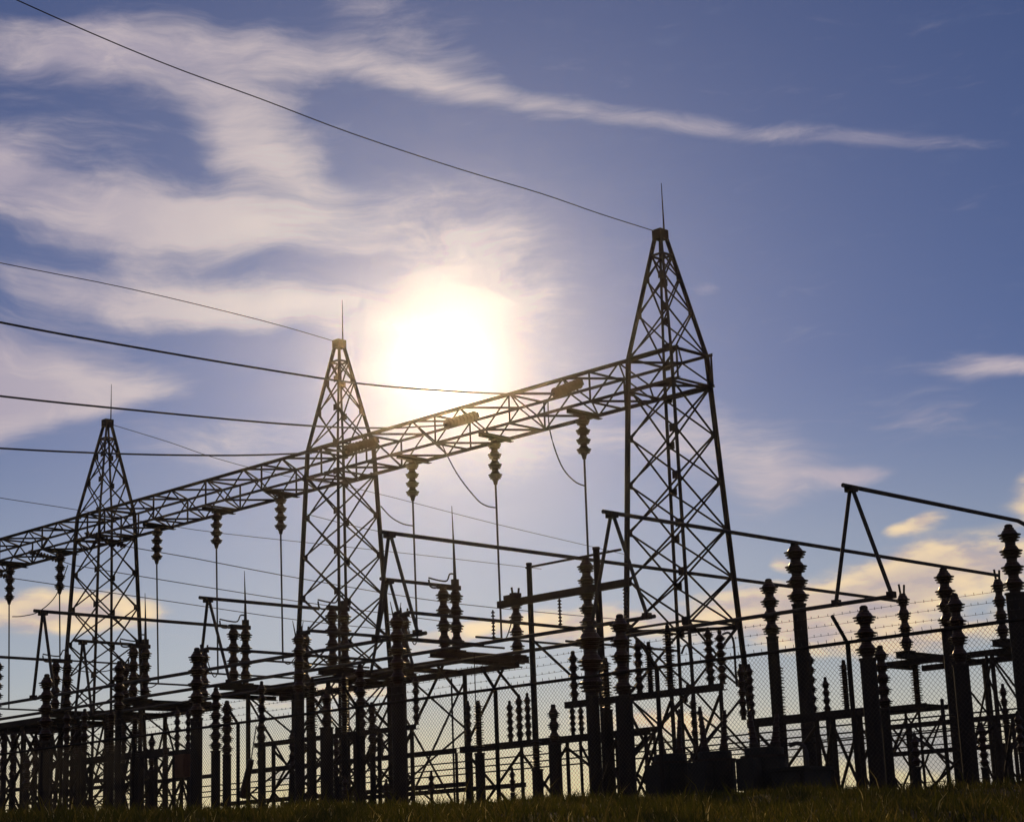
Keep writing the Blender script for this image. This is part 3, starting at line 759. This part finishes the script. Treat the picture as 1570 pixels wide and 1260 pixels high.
STK = [  # on stands: px, top, bottom, b, r, n, label
    (977, 982, 1060, 27.6, 7.5, 4, 'left one of two stacks on the heavy stand left of the tower legs'),
    (994, 986, 1060, 27.6, 7, 4, 'right one of two stacks on the heavy stand left of the tower legs'),
    (1023, 960, 1054, 27.6, 8, 4, 'stack between the legs of the nearest tower, its top fingers spread'),
    (1085, 964, 1054, 27.6, 7.5, 4, 'left one of the twin stacks at the right leg of the nearest tower'),
    (1103, 968, 1052, 27.6, 7.5, 4, 'right one of the twin stacks at the right leg of the nearest tower'),
    (878, 1000, 1066, 27.6, 7.5, 3, 'short stack on the heavy stand left of the broad insulator'),
    (717, 1076, 1138, 28.5, 5.5, 4, 'slender stack on the low stand left of the fence post'),
    (781, 1076, 1138, 28.5, 5.5, 4, 'leftmost of three slender stacks beside the pole'),
    (795, 1066, 1136, 28.5, 6, 4, 'centre one of three slender stacks beside the pole'),
    (808, 1064, 1134, 28.5, 5.5, 4, 'rightmost of three slender stacks beside the pole'),
    (877, 1082, 1128, 28.5, 5, 3, 'left one of two small stacks beneath the heavy stand'),
    (890, 1082, 1128, 28.5, 5, 3, 'right one of two small stacks beneath the heavy stand'),
    (1135, 1020, 1098, 29.0, 6.5, 5, 'left one of two stacks low at the right leg of the nearest tower'),
    (1148, 1020, 1098, 29.0, 6, 5, 'right one of two stacks low at the right leg of the nearest tower'),
    (1293, 1014, 1088, 29.0, 7, 4, 'slender stack beside the fence post arm at right'),
    (272, 1086, 1148, 28.0, 5, 4, 'left one of two slender stacks above the rust brown box'),
    (289, 1086, 1148, 28.0, 5, 4, 'right one of two slender stacks above the rust brown box'),
    (398, 1108, 1166, 30.5, 4.5, 4, 'thin stack low beside the slim post'),
    (637, 1036, 1112, 28.0, 6, 4, 'slim stack just right of the heavy post at the middle tower'),
    (584, 1120, 1166, 30.5, 5, 3, 'small stack above the rail stand at the middle tower'),
    (1401, 1002, 1082, 46.0, 8, 4, 'stack under the base of the single stack switch at right')]
for px, top, bot, b, r, n, lab in STK:
    post(px, top, bot, b, r, n, lab, 0, 'insulator_stack', 'insulator stacks on stands')

# ------------------------------------------------------------------ breaker tanks with bushings
def breaker(x0, x1, ytop, b, bush, label, step=None):
    p = on_b((x0 + x1) / 2, ytop, b); m = mpp(p); w = (x1 - x0) * m; zt = p.z
    t = T('circuit_breaker', (b, p.y, 0), label, 'breaker', 'oil circuit breaker tanks')
    r = w / 2
    bl = B().lathe([(r * .96, .12), (r, .14), (r, zt - .14), (r * 1.0, zt - .13), (r * .86, zt - .125), (r * .86, zt - .01), (r * .82, zt)], 24)
    put('tank', bl.data('tank', 'tank', False), t.o)
    put('rim_flange', B().lathe([(r * 1.06, zt - .16), (r * 1.06, zt - .12)], 20).data('rim_flange', 'steel'), t.o)
    put('skid', B().box((0, 0, .05), (w * .9, w * 1.05, .16)).data('skid', 'beam'), t.o)
    for px, ty, rp, n in bush:
        q = on_b(px, ty, b); da = q.y - p.y
        lean = da * .25
        bb = put('bushing', B().lathe([(rp * m * 1.15, 0), (rp * m * 1.15, .12), (rp * m * .85, .16)], 12).data('bushing', 'steel'), t.o, (0, da * .8, zt - .06))
        h = (q.z - zt) / n
        for i in range(n):
            put('bushing_shed', B().lathe([(rp * m * (1 - .5 * i / n), 0), (rp * m * (1.12 - .5 * i / n), .25 * h), (rp * m * (.9 - .5 * i / n), .4 * h), (rp * m * (.85 - .5 * i / n), h)], 12).data('bushing_shed', 'porcelain'), bb, (0, lean * (i + 1) / n, .12 + i * h))
    put('control_box', B().box((-r - .12, -.05, zt * .55), (.22, .34, .5)).data('control_box', 'tank'), t.o)
    return t
breaker(999, 1057, 1156, 24.2, ((1010, 1098, 5, 6), (1041, 1092, 5, 6)), 'dark breaker tank at the foot of the nearest tower, left of three')
breaker(1065, 1126, 1152, 24.2, ((1074, 1088, 6, 6), (1110, 1094, 6, 6)), 'dark breaker tank at the foot of the nearest tower, middle of three')
breaker(1136, 1206, 1146, 24.2, ((1150, 1096, 7, 6), (1190, 1100, 7, 6)), 'largest dark breaker tank, right of three by the nearest tower')
p = on_b(1228, 1180, 24.0); m = mpp(p)
t = T('control_cabinet', (24.0, p.y, 0), 'low dark cabinet right of the breaker tanks', 'cabinet')
put('cabinet_body', B().box((0, 0, p.z / 2), (.7, .62, p.z)).data('cabinet_body', 'tank'), t.o)
put('cabinet_lid', B().box((0, 0, p.z + .02), (.78, .70, .05)).data('cabinet_lid', 'tank'), t.o)
put('cabinet_door', B().box((-.36, 0, p.z * .5), (.03, .5, p.z * .8)).data('cabinet_door', 'tank'), t.o)
put('pipe_bend', B().poly(smooth_px([(.1, -.05, p.z), (.1, -.05, p.z + .3), (.1, .08, p.z + .42), (.1, .25, p.z + .40)], 4), .035, 8).data('pipe_bend', 'tube'), t.o)
# looped lead pipes by the tower legs
for pp, lab in (([(1108, 972), (1118, 970), (1125, 985), (1128, 1030), (1130, 1052)], 'bent pipe lead arching from the twin stacks at the tower leg'),
                ([(1045, 1002), (1050, 990), (1056, 992), (1060, 1020), (1062, 1050)], 'bent pipe lead between the legs of the nearest tower')):
    solo('bent_lead', B().poly(smooth_px([on_b(x, y, 27.9) for x, y in pp], 4), .022, 6), 'tube', on_b(*pp[0], 27.9), lab, 'pipe')

# ------------------------------------------------------------------ pole frame with cross-arm
bP = 30.5
pl = on_b(811, 866, bP); pr = on_b(914, 842, bP); pa = on_b(771, 925, bP); pz = on_b(880, 909, bP).z
t = T('pole_frame', (bP, (pl.y + pr.y) / 2, 0), 'two pole frame with a heavy cross-arm left of the nearest tower', 'pole')
for p, r in ((pl, .062), (pr, .075)):
    t.part('pole', B().poly([(bP, p.y, -.2), (bP, p.y, p.z)], r * 1.25, 12, r), 'pipe')
    t.part('pole_cap', B().lathe([(r * 1.2, 0), (r * 1.1, .05)], 12, (bP, p.y, p.z)), 'steel')
ae_ = on_b(972, 896, bP).y
t.part('cross_arm', B().beam((bP - .14, pa.y, pz), (bP - .14, ae_, pz), .12, .16), 'beam')
t.part('top_rail', B().poly([(bP, pl.y + .1, pl.z - .05), (bP, on_b(952, 843, bP).y, pl.z - .05)], .028, 6), 'steel')
t.part('arm_brace', B().angle((bP - .05, pl.y - .05, pz - .9), (bP - .05, pl.y - 1.3, pz - 1.9), .06, (-1, 0, 0)), 'steel')
t.part('arm_saddle', B().box((bP - .14, pa.y - .45, pz + .13), (.18, .4, .1)), 'beam')
for k, (x, y0, y1, lab) in enumerate(((762, 934, 982, 'left end of the heavy cross-arm'), (864, 918, 964, 'middle of the heavy cross-arm'), (964, 902, 950, 'right end of the heavy cross-arm'))):
    a = on_b(x, y0, bP).y; z1 = pz - .09; m = mpp((bP, a, z1)); z0 = z1 - (y1 - y0) * m
    t2 = T('suspension_string', (bP - .14, a, z1), 'small string of discs hanging from the ' + lab, 'insulator', 'small strings on the cross-arm')
    nd = 9; h = (z1 - z0) / nd
    hd = bpy.data.meshes.get('small_disc') or B().lathe([(.018, 0), (.05, .012), (.052, .02), (.02, .05), (.015, h)], 10).data('small_disc', 'porcelain')
    for i in range(nd): put('small_disc', hd, t2.o, (0, 0, -(i + 1) * h))

# ------------------------------------------------------------------ odds and ends behind the fence
q = on_b(284, 1157, 26.0); m = mpp(q)
t = T('equipment_box', (26.0, q.y, q.z - .52), 'rust brown box on posts left of the three close posts', 'box')
put('box_body', B().box((0, 0, .26), (.3, .42, .50)).data('box_body', 'rust'), t.o)
put('box_lid', B().box((0, 0, .52), (.34, .46, .03)).data('box_lid', 'rust'), t.o)
put('box_door', B().box((-.16, 0, .26), (.02, .34, .42)).data('box_door', 'rust'), t.o)
for s in (-1, 1): put('leg', B().angle((0, s * .16, -(q.z - .52)), (0, s * .16, 0), .08, (s, 0, 0)).data('leg', 'steel'), t.o)
p0 = on_b(372, 1222, 23.2); p1 = on_b(385, 1164, 23.2)
t = T('leaning_bushing', p0, 'leaning black bushing right of the three close posts', 'bushing')
t.part('bushing_tube', B().poly([tuple(p0), tuple(p0.lerp(p1, .5)), tuple(p1)], .085, 12, .062), 'porcelain')
t.part('lead_wire', B().poly([tuple(p1), tuple(on_b(393, 1112, 23.2))], .012, 5), 'wire')
q = on_b(340, 1224, 23.6)
solo('foundation_block', B().box((23.6, q.y, -.0), (.8, 1.9, .5)), 'concrete', (23.6, q.y, 0), 'low foundation block under the three close posts', 'block')
for x, y0, b, r, lab in ((1444, 1071, 27.0, .035, 'plain slim pipe standing left of the right edge posts'), (727, 1002, 28.5, .014, 'thin whip rod rising left of the fence post'), (692, 1040, 33.4, .03, 'thin upright strut under the twin stack switch right of the middle tower'),
                         (1512, 1005, 45.0, .05, 'thin upright strut under the far right switch stand'), (448, 1060, 33.2, .03, 'thin upright strut left of the middle tower')):
    p = on_b(x, y0, b)
    solo('slim_pipe', B().poly([(b, p.y, -.1), (b, p.y, p.z * .5), (b, p.y, p.z)], r, 8, r * .85), 'pipe', (b, p.y, 0), lab, 'pipe')
for k, (y, lab) in enumerate(((1168, 'top'), (1178, 'middle'), (1187, 'bottom'))):
    p = on_b(700, y, 34.0)
    solo('service_pipe', B().poly([(34.0, 16, p.z), (34.0, 75, p.z)], .018, 6), 'pipe', (34.0, 40, p.z), lab + ' one of three thin pipes running low along the yard', 'pipe', 'thin pipes low along the yard')
for k, y in enumerate((1117, 1128, 1140)):
    p = on_b(1450, y, 40.0)
    solo('service_pipe', B().poly([(40.0, 10, p.z), (40.0, 34, p.z)], .016, 6), 'pipe', (40.0, 22, p.z), ('upper', 'centre', 'lower')[k] + ' one of three thin rails low at the right side', 'pipe', 'thin rails low at right')

# ------------------------------------------------------------------ chain-link fence
BF = 21.7; ZF = 2.10; A0, A1 = 8.2, 48.0
t = T('chain_link_fence', (BF, (A0 + A1) / 2, 0), 'chain-link fence with barbed wire in front of the whole yard', 'fence')
pa_ = on_b(1300, 990, BF).y; sp_ = (on_b(365, 1102, BF).y - pa_) / 4
k = -2
while pa_ + k * sp_ < A1:
    a = pa_ + k * sp_; k += 1
    if a < A0: continue
    t.part('fence_post', B().poly([(BF, a, -.3), (BF, a, ZF + .02)], .036, 10), 'pipe')
    t.part('barb_arm', B().beam((BF - .01, a, ZF), (BF - .30, a + .02, ZF + .36), .03, .045), 'pipe')
for z, nm in ((ZF, 'top_rail'), (.12, 'bottom_wire')):
    t.part(nm, B().poly([(BF - .03, A0, z), (BF - .03, A1, z)], .026 if z > 1 else .006, 8), 'pipe')
for i in range(3):
    f = (i + 1) / 3.05; bz = B(); x = BF - .01 - .29 * f; z = ZF + .36 * f + .02
    pts = [(x, A0 + (A1 - A0) * s / 60, z - .015 * math.sin(s * 2.4) ** 2) for s in range(61)]
    wb = t.part('barbed_wire', bz.poly(pts, .0032, 4), 'mesh')
    bb = B()
    a = A0
    while a < A1:
        a += .13
        j_ = random.uniform(-.02, .02); bb.beam((x - .016, a + j_, z - .016), (x + .016, a + .012 + j_, z + .016), .0038, .0038); bb.beam((x + .016, a + .012 + j_, z - .015), (x - .016, a + j_, z + .015), .0038, .0038)
    ob = put('barbs', None, wb) if False else None
    me = None
    for j, v in enumerate(bb.v): bb.v[j] = v - t.base
    ob = put('barbs', bb.data('barbs', 'mesh'), wb); ob['kind'] = 'stuff'
ml = B(); pitch = .0715; H = ZF - .06; rr_ = .0025
def prism(bl, p, q, r):
    k = len(bl.v); d = (q - p).normalized(); x = Vector((1, 0, 0)); y = d.cross(x).normalized()
    for e in (p, q):
        for j in range(3):
            an = 2 * math.pi * j / 3; bl.v.append(e + x * (math.cos(an) * r) + y * (math.sin(an) * r))
    for j in range(3): bl.f.append((k + j, k + (j + 1) % 3, k + 3 + (j + 1) % 3, k + 3 + j))
a = A0 - H
while a < A1:
    prism(ml, Vector((BF - .004, a, .08)), Vector((BF - .004, a + H, .08 + H)), rr_)
    prism(ml, Vector((BF + .006, a + H, .08)), Vector((BF + .006, a, .08 + H)), rr_)
    a += pitch
tw = B(); a = A0
while a < A1:                                    # twisted ends standing above the rail
    prism(tw, Vector((BF, a, ZF - .01)), Vector((BF - .005, a + .006, ZF + .075)), .005); a += pitch * 2
o = t.part('wire_mesh', ml, 'mesh'); o['kind'] = 'stuff'
o = t.part('wire_ends', tw, 'mesh'); o['kind'] = 'stuff'

# ------------------------------------------------------------------ grass on the bank
gmat = bpy.data.materials.new('grass'); gmat.use_nodes = True
g = gmat.node_tree; bsdf = g.nodes['Principled BSDF']
geo = g.nodes.new('ShaderNodeNewGeometry'); rmp = g.nodes.new('ShaderNodeValToRGB')
g.links.new(geo.outputs['Random Per Island'], rmp.inputs[0])
cr = rmp.color_ramp; cr.elements[0].color = (.030, .034, .008, 1); cr.elements[1].color = (.13, .10, .045, 1)
e = cr.elements.new(.55); e.color = (.045, .048, .012, 1)
e = cr.elements.new(.975); e.color = (.10, .08, .03, 1)
cr.elements[-1].color = (.42, .36, .22, 1)
e = cr.elements.new(.85); e.color = (.075, .062, .022, 1)
g.links.new(rmp.outputs[0], bsdf.inputs['Base Color']); bsdf.inputs['Roughness'].default_value = .7; bsdf.inputs['Specular IOR Level'].default_value = .15
tr = g.nodes.new('ShaderNodeBsdfTranslucent'); br = g.nodes.new('ShaderNodeMix'); br.data_type = 'RGBA'; br.blend_type = 'MULTIPLY'; br.inputs[0].default_value = 1
g.links.new(rmp.outputs[0], br.inputs[6]); br.inputs[7].default_value = (1.9, 1.75, .9, 1); g.links.new(br.outputs[2], tr.inputs[0])
mx = g.nodes.new('ShaderNodeMixShader'); mx.inputs[0].default_value = .5
g.links.new(bsdf.outputs[0], mx.inputs[1]); g.links.new(tr.outputs[0], mx.inputs[2]); g.links.new(mx.outputs[0], g.nodes['Material Output'].inputs[0])
NB = 150000
Y = 7 + 27 * rng.random(NB) ** .8; X = (rng.random(NB) * 2 - 1) * (.34 * Y)
keep = X * V.x + Y * V.y < 21.9; X = X[keep]; Y = Y[keep]; NB = len(X)
Z = ground_z(X, Y)
clump = .5 + .5 * np.sin(X * 3.1 + 2 * np.sin(Y * 2.3)) * np.sin(Y * 4.1 + X)
hgt = (.035 + .085 * rng.random(NB) ** 1.6) * (.45 + 1.1 * clump); tall = rng.random(NB) < .03; hgt[tall] *= 2.2
ang_ = rng.random(NB) * 6.283; lean = .25 + .5 * rng.random(NB); wd = .0035 + .004 * rng.random(NB)
dx, dy = np.cos(ang_), np.sin(ang_); face = rng.random(NB) * 6.283; wx, wy = np.cos(face) * wd, np.sin(face) * wd
b0 = np.stack([X - wx, Y - wy, Z - .02], 1); b1 = np.stack([X + wx, Y + wy, Z - .02], 1)
mxp = X + dx * hgt * lean * .3; myp = Y + dy * hgt * lean * .3
m0 = np.stack([mxp - wx * .8, myp - wy * .8, Z + hgt * .55], 1); m1 = np.stack([mxp + wx * .8, myp + wy * .8, Z + hgt * .55], 1)
tp = np.stack([X + dx * hgt * lean, Y + dy * hgt * lean, Z + hgt], 1)
vv = np.stack([b0, b1, m1, m0, tp], 1).reshape(-1, 3)
me = bpy.data.meshes.new('grass')
me.vertices.add(len(vv)); me.vertices.foreach_set('co', vv.ravel())
idx = np.arange(NB) * 5
loops = np.concatenate([np.stack([idx, idx + 1, idx + 2, idx + 3], 1), np.stack([idx + 3, idx + 2, idx + 4, idx + 4], 1)[:, :3].repeat(1, 0).reshape(NB, 3) if False else np.zeros((NB, 0), int)], 1)
q4 = np.stack([idx, idx + 1, idx + 2, idx + 3], 1); t3 = np.stack([idx + 3, idx + 2, idx + 4], 1)
allv = np.concatenate([q4.ravel(), t3.ravel()])
me.loops.add(len(allv)); me.loops.foreach_set('vertex_index', allv.astype(np.int32))
starts = np.concatenate([np.arange(NB) * 4, NB * 4 + np.arange(NB) * 3]).astype(np.int32)
me.polygons.add(2 * NB); me.polygons.foreach_set('loop_start', starts)
me.update(calc_edges=True); me.validate(); me.materials.append(gmat)
gr = bpy.data.objects.new('grass', me); col.objects.link(gr); gr['kind'] = 'stuff'
gr['label'] = 'dark rough grass on the bank along the bottom edge'; gr['category'] = 'grass'

# ------------------------------------------------------------------ added volume: stands in for the warm lens glare around the sun
hm = bpy.data.materials.new('glare_haze'); hm.use_nodes = True; hn = hm.node_tree; hn.nodes.remove(hn.nodes['Principled BSDF'])
pv = hn.nodes.new('ShaderNodeVolumePrincipled'); pv.inputs['Color'].default_value = (.98, .90, .76, 1)
pv.inputs['Density'].default_value = 1.15e-4; pv.inputs['Anisotropy'].default_value = .96
hn.links.new(pv.outputs[0], hn.nodes['Material Output'].inputs['Volume'])
hb_ = B().box((0, 0, 8.0), (20000, 20000, 24.0)); hme = hb_.data('glare_haze', hm)
ho = bpy.data.objects.new('glare_haze', hme); col.objects.link(ho); ho['kind'] = 'stuff'
